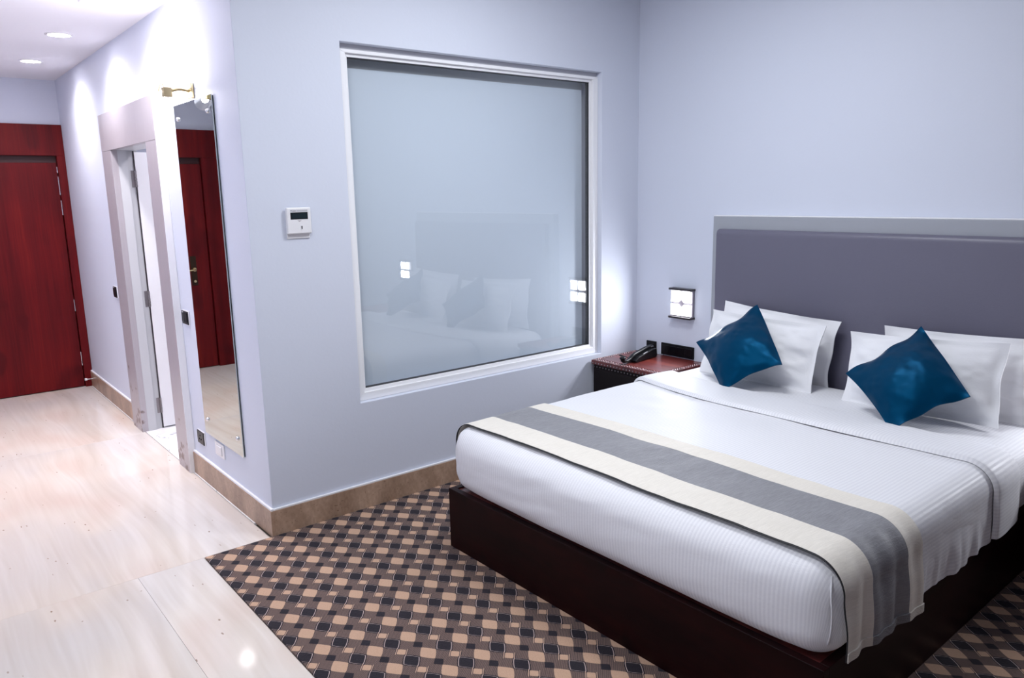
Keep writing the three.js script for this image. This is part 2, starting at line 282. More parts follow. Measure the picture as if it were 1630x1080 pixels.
// ------------------------------------------------------------------ entrance door
{
  const d = sgroup('door_1', 'dark red wooden entrance door at the end of the hall', [0, 0, FAR]);
  obj('header_panel', bb(-1.28, -0.001, 1.975, 2.224, -0.02, 0.03, 0.003), doorMat, d);
  obj('jamb', bb(-0.062, -0.001, 0, 1.975, -0.02, 0.03, 0.003), doorMat, d);
  obj('jamb', bb(-1.28, -1.125, 0, 1.975, -0.02, 0.03, 0.003), doorMat, d);
  obj('door_stop_rail', bb(-1.125, -0.062, 1.915, 1.975, -0.06, -0.03), phy({ color: lin(0.05, 0.01, 0.012), roughness: 0.5 }), d);
  obj('frame_back', bb(-1.28, 0, 0, 2.224, -0.12, -0.06), phy({ color: lin(0.05, 0.01, 0.012), roughness: 0.5 }), d);
  const leaf = obj('leaf', bb(-1.118, -0.068, 0.006, 1.918, -0.045, 0.006, 0.003), doorMat, d);
  for (const [y, h] of [[1.86, 0.05], [1.73, 0.15], [1.55, 0.12], [0.72, 0.1], [0.25, 0.12]]) { const k = cyl(0.0045, 0.0045, h, 10); move(k, -0.066, y, 0.008); obj('hinge', k, chrome, leaf); }
  // brass lever lock seen in the mirror
  obj('lock_plate', bb(-1.0, -0.945, 0.8, 1.075, 0.006, 0.011, 0.002), std({ color: lin(0.05, 0.03, 0.02), roughness: 0.4, metalness: 0.8 }), leaf);
  const rose = cyl(0.018, 0.018, 0.03, 20); rose.rotateX(Math.PI / 2); move(rose, -0.972, 0.95, 0.022); obj('rose', rose, brass, leaf);
  obj('lever', tube([[-0.972, 0.95, 0.03], [-0.972, 0.95, 0.055], [-0.955, 0.949, 0.062], [-0.91, 0.945, 0.062], [-0.865, 0.94, 0.06]], 0.009, 30, 12), brass, leaf);
  const key = cyl(0.012, 0.012, 0.016, 16); key.rotateX(Math.PI / 2); move(key, -0.972, 0.84, 0.016); obj('key_cylinder', key, brass, leaf);
  const st = thing('door_stop', 'small white and chrome door stop at the foot of the entrance door', 'door stop', [-0.012, 0, FAR + 0.06]);
  const rod = cyl(0.006, 0.006, 0.04, 12); rod.rotateZ(Math.PI / 2); move(rod, -0.023, 0.07, 0); obj('rod', rod, chrome, st);
  const tip = cyl(0.012, 0.012, 0.018, 16); tip.rotateZ(Math.PI / 2); move(tip, -0.05, 0.07, 0); obj('rubber_tip', tip, whitePlastic, st);
}
// ------------------------------------------------------------------ bathroom doorway
{
  const d = sgroup('door_2', 'wide grey casing and open white bathroom door');
  const z0 = -1.16, z1 = -2.473, i0 = -1.374, i1 = -2.227, top = 2.162, it = 1.925;
  obj('casing_side', bb(-0.04, -0.001, 0, it - 0.001, i0, z0, 0.0012), casingMat, d);
  obj('casing_side', bb(-0.04, -0.001, 0, it - 0.001, z1, i1, 0.0012), casingMat, d);
  obj('casing_head', bb(-0.041, -0.001, it, top, z1, z0, 0.0012), casingMat, d);
  obj('casing_return', bb(-0.040, -0.001, 0, top, z0, z0 + 0.004), whitePaint, d);
  const jm = phy({ color: lin(0.56, 0.57, 0.60), roughness: 0.35 });
  obj('jamb', bb(-0.001, 0.055, 0, it, i1 - 0.034, i1, 0.001), jm, d);
  obj('jamb', bb(0.055, 0.12, 0, it, i1 - 0.034, i1 - 0.014, 0.001), jm, d);
  obj('jamb', bb(-0.001, 0.12, 0, it, i0, i0 + 0.034, 0.001), jm, d);
  obj('jamb_head', bb(-0.001, 0.12, it, it + 0.034, i1, i0, 0.001), jm, d);
  const leaf = obj('leaf', bb(0.102, 0.93, 0.012, 1.915, i1 - 0.042, i1 - 0.004, 0.002), whitePaint, d);
  obj('seal_strip', bb(0.0935, 0.1015, 0.004, it - 0.004, i1 - 0.0135, i1 - 0.006), std({ color: lin(0.03, 0.022, 0.028), roughness: 0.7 }), d);
  for (const y of [0.17, 0.93, 1.74]) {
    const g = [bb(0.072, 0.1, y - 0.055, y + 0.055, i1 - 0.014, i1 - 0.011)];
    for (let k = 0; k < 5; k++) g.push(move(cyl(0.007, 0.007, 0.02, 12), 0.098, y - 0.044 + k * 0.022, i1 - 0.004));
    obj('hinge', g, steel, d);
  }
}

// ------------------------------------------------------------------ hall downlights
function downlight(x, z, label, cone = 1.36, power = DOWN_POWER) {
  const o = thing('downlight', label, 'downlight', [x, HALL_H, z], 0, 'round recessed downlights of the hall ceiling');
  const ring = new THREE.LatheGeometry([[0.058, -0.001], [0.060, -0.006], [0.070, -0.007], [0.076, -0.003], [0.076, 0]].map((p) => new THREE.Vector2(...p)), 40); obj('trim_ring', ring, whitePlastic, o);
  obj('lamp_lens', move(cyl(0.059, 0.059, 0.003, 40), 0, -0.003, 0), std({ color: 0xffffff, emissive: WARM, emissiveIntensity: 30, roughness: 0.5 }), o);
  const l = new THREE.SpotLight(WARM, power, 0, cone, 1, 2); l.position.set(0, -0.012, 0); l.target.position.set(0, -2, 0); l.castShadow = true; l.shadow.radius = 3; o.add(l, l.target);
}
downlight(-0.285, -1.06, 'round hall downlight nearest the bedroom, cut by the top of the photo');
downlight(-0.29, -2.02, 'round hall downlight above the bathroom door, middle of the visible row');
downlight(-0.292, -3.11, 'round hall downlight nearest the entrance door');
downlight(-0.83, -1.06, 'round hall downlight of the outer row, nearest the bedroom', 0.75, DOWN_POWER * 0.6);
downlight(-0.83, -2.02, 'round hall downlight of the outer row, middle of three', 0.75, DOWN_POWER * 0.6);
downlight(-0.83, -3.11, 'round hall downlight of the outer row, reflected on the polished floor', 0.75, DOWN_POWER * 0.6);

// ------------------------------------------------------------------ room ceiling panels (above the frame)
function panel(x, z, label) {
  const o = thing('ceiling_panel_light', label, 'ceiling light', [x, ROOM_H, z], 0, 'flat square ceiling panels of the bedroom');
  const f = []; for (const [a, b, c, e] of [[-0.31, 0.31, -0.31, -0.295], [-0.31, 0.31, 0.295, 0.31], [-0.31, -0.295, -0.295, 0.295], [0.295, 0.31, -0.295, 0.295]]) f.push(bb(a, b, -0.03, 0, c, e));
  obj('frame', f, whitePlastic, o);
  obj('diffuser_lamp', bb(-0.295, 0.295, -0.024, -0.018, -0.295, 0.295), std({ color: 0xffffff, emissive: COOL, emissiveIntensity: 3, roughness: 0.6 }), o);
  const l = new THREE.RectAreaLight(COOL, PANEL_POWER / 4, 0.58, 0.58); l.position.set(0, -0.035, 0); l.rotation.x = -Math.PI / 2; o.add(l);
}
panel(1.05, 1.25, 'square ceiling panel above the bed, out of the top of the photo');
panel(-0.75, 1.75, 'square ceiling panel above the marble strip, out of the top of the photo');

// ------------------------------------------------------------------ bathroom ceiling lamp
{
  const o = thing('bathroom_light', 'round ceiling light inside the bathroom behind the open door', 'ceiling light', [1.0, ROOM_H, -1.35]);
  obj('base', move(cyl(0.15, 0.15, 0.03, 32), 0, -0.015, 0), whitePlastic, o);
  const g = new THREE.SphereGeometry(0.14, 32, 12, 0, Math.PI * 2, Math.PI / 2, Math.PI / 2); g.scale(1, 0.4, 1); move(g, 0, -0.03, 0);
  obj('lamp_dome', g, std({ color: 0xffffff, emissive: COOL, emissiveIntensity: 4, roughness: 0.4, side: THREE.DoubleSide }), o);
  const l = new THREE.PointLight(WARM, BATH_POWER, 0, 2); l.position.set(0, -0.13, 0); l.castShadow = true; l.shadow.radius = 5; o.add(l);
}

// ------------------------------------------------------------------ hall mirror and the light above it
{
  const z0 = -0.8852, z1 = -0.3025, y0 = 0.315, y1 = 2.0736;
  const m = thing('wall_mirror', 'tall frameless mirror with chrome corner studs on the hall wall', 'mirror', [0, y0, (z0 + z1) / 2]);
  const h = y1 - y0, w = (z1 - z0) / 2;
  obj('backing', bb(-0.006, -0.0005, 0.004, h - 0.004, -w + 0.004, w - 0.004), std({ color: lin(0.03, 0.04, 0.045), roughness: 0.6 }), m);
  obj('glass', bb(-0.011, -0.006, 0, h, -w, w, 0.0012), phy({ color: lin(0.56, 0.60, 0.575), metalness: 1, roughness: 0.012 }), m);
  for (const [sz, y] of [[-1, 1.688], [1, 1.688], [-1, 0.088], [1, 0.088]]) {
    const c = new THREE.LatheGeometry([[0, 0.01], [0.006, 0.0095], [0.0105, 0.006], [0.011, 0]].map((p) => new THREE.Vector2(...p)), 20); c.rotateZ(Math.PI / 2); move(c, -0.011, y, sz * (w - 0.062)); obj('mirror_stud', c, chrome, m);
  }
  const o = thing('mirror_sconce', 'small brass wall light with glass shade above the mirror', 'wall light', [0, 2.118, -0.60]);
  obj('wall_plate', bb(-0.014, -0.0005, -0.035, 0.035, -0.035, 0.035, 0.003), brass, o);
  obj('arm', tube([[-0.012, 0.0, 0], [-0.05, 0.005, -0.005], [-0.085, 0.0, -0.012], [-0.105, -0.012, -0.02]], 0.007, 24, 10), brass, o);
  obj('socket', bb(-0.132, -0.092, -0.032, 0.012, -0.04, 0.0, 0.003), brass, o);
  const shade = new THREE.LatheGeometry([[0.012, 0], [0.022, 0.02], [0.034, 0.06], [0.040, 0.10], [0.038, 0.102], [0.031, 0.06], [0.019, 0.022], [0.012, 0.004]].map((p) => new THREE.Vector2(...p)), 28);
  shade.rotateX(-Math.PI / 2); shade.rotateX(-0.25); move(shade, -0.112, -0.012, -0.04); obj('glass_shade', shade, phy({ color: 0xffffff, transmission: 1, roughness: 0.05, thickness: 0, ior: 1.5 }), o);
  const bulb = new THREE.LatheGeometry([[0, 0.0], [0.008, 0.004], [0.015, 0.03], [0.017, 0.048], [0.012, 0.064], [0, 0.07]].map((p) => new THREE.Vector2(...p)), 20);
  bulb.rotateX(-Math.PI / 2); bulb.rotateX(-0.25); move(bulb, -0.112, -0.012, -0.045); obj('lamp_bulb', bulb, std({ color: 0xffffff, emissive: WARM, emissiveIntensity: 14, roughness: 0.5 }), o);
  obj('finial', move(new THREE.ConeGeometry(0.006, 0.06, 14).rotateX(-Math.PI / 2), -0.112, 0.0, -0.175), brass, o);
  obj('finial_rod', tube([[-0.112, -0.006, -0.04], [-0.112, 0.04, -0.09], [-0.112, 0.022, -0.14], [-0.112, 0.0, -0.16]], 0.003, 24, 8), brass, o);
  const l = new THREE.PointLight(WARM, SCONCE_POWER, 0, 2); l.position.set(-0.115, -0.004, -0.085); l.castShadow = true; l.shadow.radius = 1; o.add(l);
}

// ------------------------------------------------------------------ switches, sockets, thermostat
function switchPlate(name, label, cat, z, y, w, h, dark) {
  const o = thing(name, label, cat, [0, y, z]);
  obj('plate', bb(-0.007, -0.0005, -h / 2, h / 2, -w / 2, w / 2, 0.002), whitePlastic, o);
  if (dark) {
    obj('cover', bb(-0.012, -0.006, -h / 2 + 0.004, h / 2 - 0.004, -w / 2 + 0.005, w / 2 - 0.005, 0.002), blackGloss, o);
    if (cat === 'socket') for (const [a, b] of [[0, 0.013], [-0.014, -0.008], [0.014, -0.008]]) { const c = cyl(0.0045, 0.0045, 0.003, 12); c.rotateZ(Math.PI / 2); move(c, -0.0125, b, a); obj('pin_hole', c, std({ color: lin(0.002, 0.002, 0.002), roughness: 1 }), o); }
    else { obj('rocker', bb(-0.015, -0.011, -h / 2 + 0.016, h / 2 - 0.012, -w / 2 + 0.012, -0.002, 0.002), black, o); obj('rocker', bb(-0.015, -0.011, -h / 2 + 0.016, h / 2 - 0.012, 0.002, w / 2 - 0.012, 0.002), black, o); obj('indicator', bb(-0.0135, -0.0115, h / 2 - 0.013, h / 2 - 0.009, -w / 2 + 0.02, -w / 2 + 0.04), whitePlastic, o); }
  } else {
    obj('rocker', bb(-0.012, -0.006, -h / 2 + 0.016, h / 2 - 0.016, -w / 2 + 0.03, w / 2 - 0.03, 0.003), whitePlastic, o);
    obj('groove', bb(-0.0085, -0.0065, -h / 2 + 0.013, h / 2 - 0.013, -w / 2 + 0.027, w / 2 - 0.027, 0.001), std({ color: lin(0.55, 0.54, 0.56), roughness: 0.6 }), o);
  }
}
switchPlate('light_switch', 'black light switch with white edge left of the mirror', 'switch', -1.06, 0.945, 0.115, 0.082, true);
switchPlate('light_switch', 'black light switch beside the far side of the bathroom casing', 'switch', -2.72, 0.945, 0.10, 0.086, true);
switchPlate('wall_socket', 'black socket near the floor below the left edge of the mirror', 'socket', -0.994, 0.255, 0.12, 0.082, true);
switchPlate('bell_switch', 'white switch plate below the mirror above the skirting', 'switch', -0.687, 0.258, 0.14, 0.078, false);
{
  const o = thing('thermostat', 'white wall thermostat with dark display left of the inner window', 'thermostat', [0.229, 1.493, 0]);
  obj('wall_bracket', bb(-0.056, 0.056, -0.082, 0.05, 0.0005, 0.006, 0.002), whitePlastic, o);
  obj('body', bb(-0.059, 0.059, -0.06, 0.06, 0.006, 0.026, 0.006), whitePlastic, o);
  obj('display_bezel', bb(-0.042, 0.042, 0.006, 0.038, 0.0255, 0.0268, 0.0005), blackGloss, o);
  obj('display_screen', bb(-0.037, 0.037, 0.010, 0.034, 0.0266, 0.0272), phy({ color: lin(0.012, 0.022, 0.028), roughness: 0.25 }), o);
  obj('top_strip', bb(-0.042, 0.042, 0.040, 0.049, 0.0255, 0.0265), std({ color: lin(0.52, 0.52, 0.56), roughness: 0.4 }), o);
  const cv = document.createElement('canvas'); cv.width = 256; cv.height = 64; const c = cv.getContext('2d'); c.fillStyle = '#cfcfd6'; c.fillRect(0, 0, 256, 64); c.fillStyle = '#14141c'; c.beginPath(); c.moveTo(8, 10); c.lineTo(58, 10); c.lineTo(20, 54); c.closePath(); c.fill(); c.font = 'bold 44px sans-serif'; c.fillText('DAIKIN', 64, 50);
  const t = new THREE.CanvasTexture(cv); t.colorSpace = THREE.SRGBColorSpace;
  const lg = new THREE.PlaneGeometry(0.030, 0.0075); move(lg, -0.026, 0.0445, 0.0267); obj('maker_mark', lg, std({ map: t, roughness: 0.5 }), o);
  const tri = new THREE.Shape([[-0.011, 0], [0.011, 0], [0, -0.006]].map((p) => new THREE.Vector2(...p))); obj('flap_arrow', move(new THREE.ExtrudeGeometry(tri, { depth: 0.0008, bevelEnabled: false }), 0, 0.001, 0.0258), std({ color: lin(0.4, 0.38, 0.4), roughness: 0.5 }), o);
  obj('power_button', bb(0.004, 0.014, -0.042, -0.020, 0.0255, 0.028, 0.001), whitePlastic, o);
  obj('power_mark', bb(0.0065, 0.0115, -0.038, -0.024, 0.0278, 0.0284), black, o);
}
for (const [z0, z1, y0, y1, name, label, n] of [[0.099, 0.180, 0.545, 0.619, 'phone_socket', 'small black wall plate behind the telephone', 1], [0.224, 0.484, 0.545, 0.622, 'bedside_switch_panel', 'long black switch panel on the wall behind the nightstand', 4]]) {
  const o = thing(name, label, 'switch', [L, (y0 + y1) / 2, (z0 + z1) / 2]); const w = (z1 - z0) / 2, h = (y1 - y0) / 2;
  obj('plate', bb(-0.012, -0.0005, -h, h, -w, w, 0.003), black, o);
  const s = (2 * w - 0.016) / n; for (let i = 0; i < n; i++) obj(n > 1 ? 'rocker' : 'cover', bb(-0.016, -0.011, -h + 0.014, h - 0.014, -w + 0.008 + i * s + 0.002, -w + 0.008 + (i + 1) * s - 0.002, 0.002), blackGloss, o);
}

// ------------------------------------------------------------------ bedside lamps
function bedLamp(z, label) {
  const o = thing('bedside_lamp', label, 'wall lamp', [L, 0.896, z], 0, 'square bedside wall lamps');
  const dk = phy({ color: lin(0.02, 0.014, 0.018), roughness: 0.3 });
  obj('back_plate', bb(-0.02, -0.0005, -0.088, 0.088, -0.082, 0.082, 0.002), std({ color: lin(0.2, 0.18, 0.22), roughness: 0.4 }), o);
  obj('bar', bb(-0.05, -0.0005, 0.083, 0.096, -0.086, 0.086, 0.002), dk, o);
  obj('bar', bb(-0.05, -0.0005, -0.096, -0.083, -0.086, 0.086, 0.002), dk, o);
  const glow = std({ color: 0xffffff, emissive: lin(0.95, 0.96, 1.0), emissiveIntensity: 1.6, roughness: 0.3 });
  for (const a of [-1, 1]) for (const b of [-1, 1]) {
    const c = 0.0325, r = 0.022, sh = new THREE.Shape(); // a square with clipped inner corner
    const P = [[-c, -c], [c, -c], [c, c], [-c, c]]; const inner = [-a * c, -b * c]; let first = true;
    const put = (x, y) => { if (first) { sh.moveTo(x, y); first = false; } else sh.lineTo(x, y); };
    P.forEach(([x, y], i) => { if (Math.sign(x) === Math.sign(inner[0]) && Math.sign(y) === Math.sign(inner[1])) { const pr = P[(i + 3) % 4], nx = P[(i + 1) % 4]; put(x + Math.sign(pr[0] - x) * r * 0.7, y + Math.sign(pr[1] - y) * r * 0.7); put(x + Math.sign(nx[0] - x) * r * 0.7, y + Math.sign(nx[1] - y) * r * 0.7); } else put(x, y); });
    sh.closePath();
    const g = new THREE.ExtrudeGeometry(sh, { depth: 0.006, bevelEnabled: true, bevelThickness: 0.005, bevelSize: 0.0035, bevelSegments: 3 }); g.rotateY(-Math.PI / 2); move(g, -0.026, b * 0.0415, a * 0.0415); obj('lamp_glass', g, glow, o);
    const l = new THREE.RectAreaLight(lin(0.93, 0.95, 1.0), BEDLAMP_POWER * 1.25, 0.06, 0.06); l.position.set(-0.040, b * 0.0415, a * 0.0415); l.rotation.y = Math.PI / 2; o.add(l);
  }
}
bedLamp(0.394, 'square lit wall lamp above the nightstand beside the headboard');
bedLamp(2.746, 'square lit wall lamp on the far side of the headboard, seen reflected in the glass');

// ------------------------------------------------------------------ nightstand and telephone
{
  const x0 = 2.135, x1 = L - 0.013, z0 = 0.018, z1 = 0.592, H = 0.543;
  const o = thing('nightstand', 'dark studded nightstand with red wood top in the corner', 'nightstand', [0, 0, 0]);
  obj('body', bb(x0 + 0.012, x1, 0.008, H - 0.03, z0 + 0.008, z1 - 0.008, 0.003), standDark, o);
  obj('top_board', bb(x0, x1, H - 0.03, H - 0.002, z0, z1, 0.003), standBorder, o);
  obj('top_inset', bb(x0 + 0.045, x1 - 0.03, H - 0.006, H, z0 + 0.04, z1 - 0.045, 0.001), trimWoodMat, o);
  for (const [a, b] of [[0.06, 0.265], [0.28, 0.485]]) { const d = obj('drawer', bb(x0 + 0.003, x0 + 0.014, a, b, z0 + 0.035, z1 - 0.035, 0.003), standDark, o); const k = new THREE.SphereGeometry(0.014, 16, 10); move(k, x0 - 0.012, (a + b) / 2, (z0 + z1) / 2); obj('knob', k, brass, d); }
  const st = new THREE.SphereGeometry(0.0055, 8, 5, 0, Math.PI * 2, 0, Math.PI / 2), S = [];
  for (const off of [0.010, 0.026]) for (let i = 0; i < 26; i++) { const z = z0 + 0.012 + i * (z1 - z0 - 0.024) / 25; S.push(move(st.clone(), x0 + off, H - 0.0025, z)); }
  for (const off of [0.010, 0.026]) for (let i = 2; i < 20; i++) { const x = x0 + 0.012 + i * (x1 - x0 - 0.02) / 20; S.push(move(st.clone(), x, H - 0.0025, z1 - off)); S.push(move(st.clone(), x, H - 0.0025, z0 + off)); }
  obj('top_stud_trim', S, std({ color: lin(0.42, 0.30, 0.30), roughness: 0.25, metalness: 0.9 }), o).userData.kind = 'stuff';
  const F = [], sf = st.clone().rotateZ(Math.PI / 2); for (const y of [0.522, 0.497]) for (let i = 0; i < 22; i++) F.push(move(sf.clone(), y > 0.51 ? x0 + 0.0005 : x0 + 0.0125, y, z0 + 0.014 + i * (z1 - z0 - 0.028) / 21));
  obj('front_stud_trim', F, std({ color: lin(0.25, 0.22, 0.24), roughness: 0.35, metalness: 0.9 }), o).userData.kind = 'stuff';

  const o2 = o.clone(); o2.name = numbered('nightstand'); scene.add(o2); o2.position.z = 2.746 - (z0 + z1) / 2 + 0.06; o2.userData = { label: 'dark studded nightstand beyond the far side of the bed', category: 'nightstand' };

  // telephone lying across the top, pointing away from the wall
  const p = thing('telephone', 'black corded telephone lying on the nightstand', 'telephone', [2.36, H + 0.004, 0.245], 0.12); p.scale.set(1.15, 0.88, 1.1);
  const prof = new THREE.Shape([[-0.10, 0], [0.10, 0], [0.105, 0.012], [0.10, 0.062], [0.06, 0.064], [-0.075, 0.034], [-0.105, 0.012]].map((q) => new THREE.Vector2(...q)));
  const bg = new THREE.ExtrudeGeometry(prof, { depth: 0.056, bevelEnabled: true, bevelThickness: 0.006, bevelSize: 0.004, bevelOffset: -0.004, bevelSegments: 2 }); move(bg, 0, 0, -0.028); obj('base', bg, black, p);
  obj('handset', [tube([[-0.185, 0.046, 0.002], [-0.178, 0.026, 0.001], [-0.15, 0.015, 0], [-0.115, 0.024, 0], [-0.08, 0.046, 0], [-0.02, 0.060, 0], [0.05, 0.074, 0], [0.09, 0.074, 0]], 0.0125, 60, 14), move(new THREE.SphereGeometry(0.017, 16, 12).scale(1, 0.8, 1.1), -0.183, 0.045, 0.002), move(new THREE.SphereGeometry(0.018, 16, 12).scale(1.2, 0.8, 1.1), 0.085, 0.070, 0)], black, p);
  obj('label_strip', bb(-0.02, 0.02, 0.0, 0.003, 0.0, 0.004).rotateZ(0.22).translate(-0.01, 0.05, 0.029), std({ color: lin(0.4, 0.4, 0.42), roughness: 0.4 }), p);
  const cp = []; for (let i = 0; i <= 60; i++) { const t = i / 60, a = t * Math.PI * 1.1; cp.push([-0.06 - 0.055 * Math.sin(a) + 0.0035 * Math.cos(t * 80), 0.012 + 0.03 * Math.sin(a), -0.045 - 0.05 * (1 - Math.cos(a)) * 0.4 + 0.0035 * Math.sin(t * 80)]); }
  obj('cord', tube(cp, 0.0024, 240, 6), black, p);
}

// ------------------------------------------------------------------ headboard
{
  const z0 = 0.632, z1 = 2.49, top = 1.447;
  const o = thing('headboard', 'tall grey padded headboard with sloped top on the wall', 'headboard', [L, 0, 0]);
  obj('back_board', bb(-0.05, -0.0008, 0.02, top - 0.006, z0, z1, 0.003), headFrame, o);
  obj('top_edge', bb(-0.046, -0.0008, top - 0.006, top, z0, z1, 0.002), whitePaint, o);
  const prof = new THREE.Shape(); prof.moveTo(-0.05, 0.03); prof.lineTo(-0.088, 0.03); prof.lineTo(-0.09, 0.04); prof.lineTo(-0.09, 1.335); prof.quadraticCurveTo(-0.09, 1.366, -0.062, 1.369); prof.lineTo(-0.05, 1.369); prof.closePath();
  const g = new THREE.ExtrudeGeometry(prof, { depth: z1 - z0 - 0.085, bevelEnabled: true, bevelThickness: 0.004, bevelSize: 0.003, bevelOffset: -0.003, bevelSegments: 2, curveSegments: 10 }); move(g, 0, 0, z0 + 0.055); obj('padded_panel', uvm(g), leather, o);
}

// ------------------------------------------------------------------ bed base
const BX = 0.568, BZ = 0.664, BTURN = 0.005, BW = 1.795, BH = 0.289, BLEN = 1.905;
{
  const o = thing('platform_bed', 'dark red wood platform bed frame on the patterned carpet', 'bed', [BX, 0.008, BZ], BTURN);
  const h = BH - 0.008, t = 0.03;
  obj('foot_board', bb(0, t, 0, h, 0, BW, 0.002), bedWoodMat, o);
  obj('side_board', bb(t, BLEN, 0, h, 0, t, 0.002), bedWoodMat, o);
  obj('side_board', bb(t, BLEN, 0, h, BW - t, BW, 0.002), bedWoodMat, o);
  obj('head_rail', bb(BLEN - t, BLEN, 0, h - 0.01, t, BW - t, 0.002), bedWoodMat, o);
  obj('platform_panel', bb(t, BLEN - t, h - 0.02, h - 0.006, t, BW - t), trimWoodMat, o);
}

// ------------------------------------------------------------------ mattress in a striped sheet
const MU0 = -0.004, MU1 = 1.90, MW0 = 0.004, MW1 = 1.80, MY0 = BH - 0.004, MY1 = 0.580, MR = 0.085;
function mattressGeo() {
  const g0 = new THREE.BoxGeometry(1, 1, 1, 70, 22, 70); g0.deleteAttribute('normal'); g0.deleteAttribute('uv');
  const g = mergeVertices(g0, 1e-5), p = g.attributes.position, H = [(MU1 - MU0) / 2, (MY1 - MY0) / 2, (MW1 - MW0) / 2], C = [(MU1 + MU0) / 2, (MY1 + MY0) / 2, (MW1 + MW0) / 2];
  for (let i = 0; i < p.count; i++) {
    const s = [p.getX(i), p.getY(i), p.getZ(i)];
    // crowd the grid lines towards the rounded edges
    const v = s.map((a, k) => { const m = Math.abs(a) * 2, e = k === 1 ? m : 1 - Math.pow(1 - m, 1.5); return Math.sign(a) * e * H[k]; });
    const q = v.map((a, k) => clamp(a, -(H[k] - MR), H[k] - MR)), d = v.map((a, k) => a - q[k]), l = Math.hypot(...d) || 1;
    const mx = Math.max(...d.map(Math.abs)), out = q.map((a, k) => a + d[k] / l * (mx > MR * 0.999 ? MR : mx));
    let [u, y, w] = out; const ty = y / H[1], tw = w / H[2];
    if (u < 0) u -= 0.022 * (1 - ty * ty) * (1 - tw * tw * tw * tw) * smooth(-u, H[0] - 0.2, H[0]);
    if (u < 0) u += 0.03 * Math.pow(Math.abs(tw), 10) * smooth(-u, H[0] - 0.25, H[0]);
    w += Math.sign(w) * 0.012 * (1 - ty * ty) * smooth(Math.abs(w), H[2] - 0.2, H[2]);
    y += ty > 0 ? 0.012 * (1 - tw * tw) * (1 - Math.pow(u / H[0], 4)) * ty : 0;
    const n = (n3(u * 5, w * 5, y * 5, 3) + 0.5 * n3(u * 11, w * 11, y * 9, 4)) * 0.006; y += ty > 0 ? n * ty : 0; u += u < -H[0] + 0.1 ? n * 0.9 : 0; w += n * Math.pow(Math.abs(tw), 8);
    p.setXYZ(i, u + C[0], y + C[1], w + C[2]);
  }
  g.computeVertexNormals(); const n = g.attributes.normal, uv = new Float32Array(p.count * 2);
  for (let i = 0; i < p.count; i++) { const side = Math.pow(Math.abs(n.getZ(i)), 3) * Math.sign(n.getZ(i)); uv[2 * i] = p.getZ(i) + side * (MY1 - p.getY(i)); uv[2 * i + 1] = p.getX(i) - n.getX(i) * p.getY(i); }
  g.setAttribute('uv', new THREE.BufferAttribute(uv, 2)); return g;
}
{
  const m = thing('mattress', 'thick mattress in a white striped fitted sheet on the bed base', 'mattress', [BX, 0, BZ], BTURN);
  obj('fitted_sheet', mattressGeo(), sheetMat, m);
  // seam that closes the sheet at the near foot corner
  obj('corner_seam', tube([[0.055, 0.545, 1.772], [0.030, 0.50, 1.786], [0.026, 0.44, 1.794], [0.030, 0.38, 1.79], [0.05, 0.335, 1.772], [0.075, 0.312, 1.745]], 0.003, 40, 8), sheetMat, m);
}
// cloth lying over the mattress: arc a runs from the window side across the top and down the near side
function crown(u, w) { const H0 = (MU1 - MU0) / 2, H2 = (MW1 - MW0) / 2, tu = (u - (MU0 + MU1) / 2) / H0, tw = clamp((w - (MW0 + MW1) / 2) / H2, -1, 1), e = MU0 + MR - u; return 0.012 * (1 - tw * tw) * (1 - Math.pow(clamp(tu, -1, 1), 4)) - (e > 0 ? MR - Math.sqrt(Math.max(0, MR * MR - e * e)) : 0); }
const ARC = Math.PI / 2 * MR, TOPW = MW1 - MW0 - 2 * MR;
function over(u, a, off, side) {                        // a = 0 at the start of the window-side bend; returns point and outward normal
  const R = MR + off; let w, y, nw, ny;
  if (a < 0) { w = MW0 - off; y = MY1 - MR + a; nw = -1; ny = 0; }
  else if (a < ARC) { const t = a / MR; w = MW0 + MR - R * Math.cos(t); y = MY1 - MR + R * Math.sin(t); nw = -Math.cos(t); ny = Math.sin(t); }
  else if (a < ARC + TOPW) { w = MW0 + MR + a - ARC; y = MY1 + off; nw = 0; ny = 1; }
  else if (a < 2 * ARC + TOPW) { const t = (a - ARC - TOPW) / MR; w = MW1 - MR + R * Math.sin(t); y = MY1 - MR + R * Math.cos(t); nw = Math.sin(t); ny = Math.cos(t); }
  else { const b = a - 2 * ARC - TOPW; w = MW1 + off + side * smooth(b, 0, 0.12); y = MY1 - MR - b; nw = 1; ny = 0; }
  return [u, y + crown(u, w) * ny, w, nw, ny];
}
const AEND = 2 * ARC + TOPW;
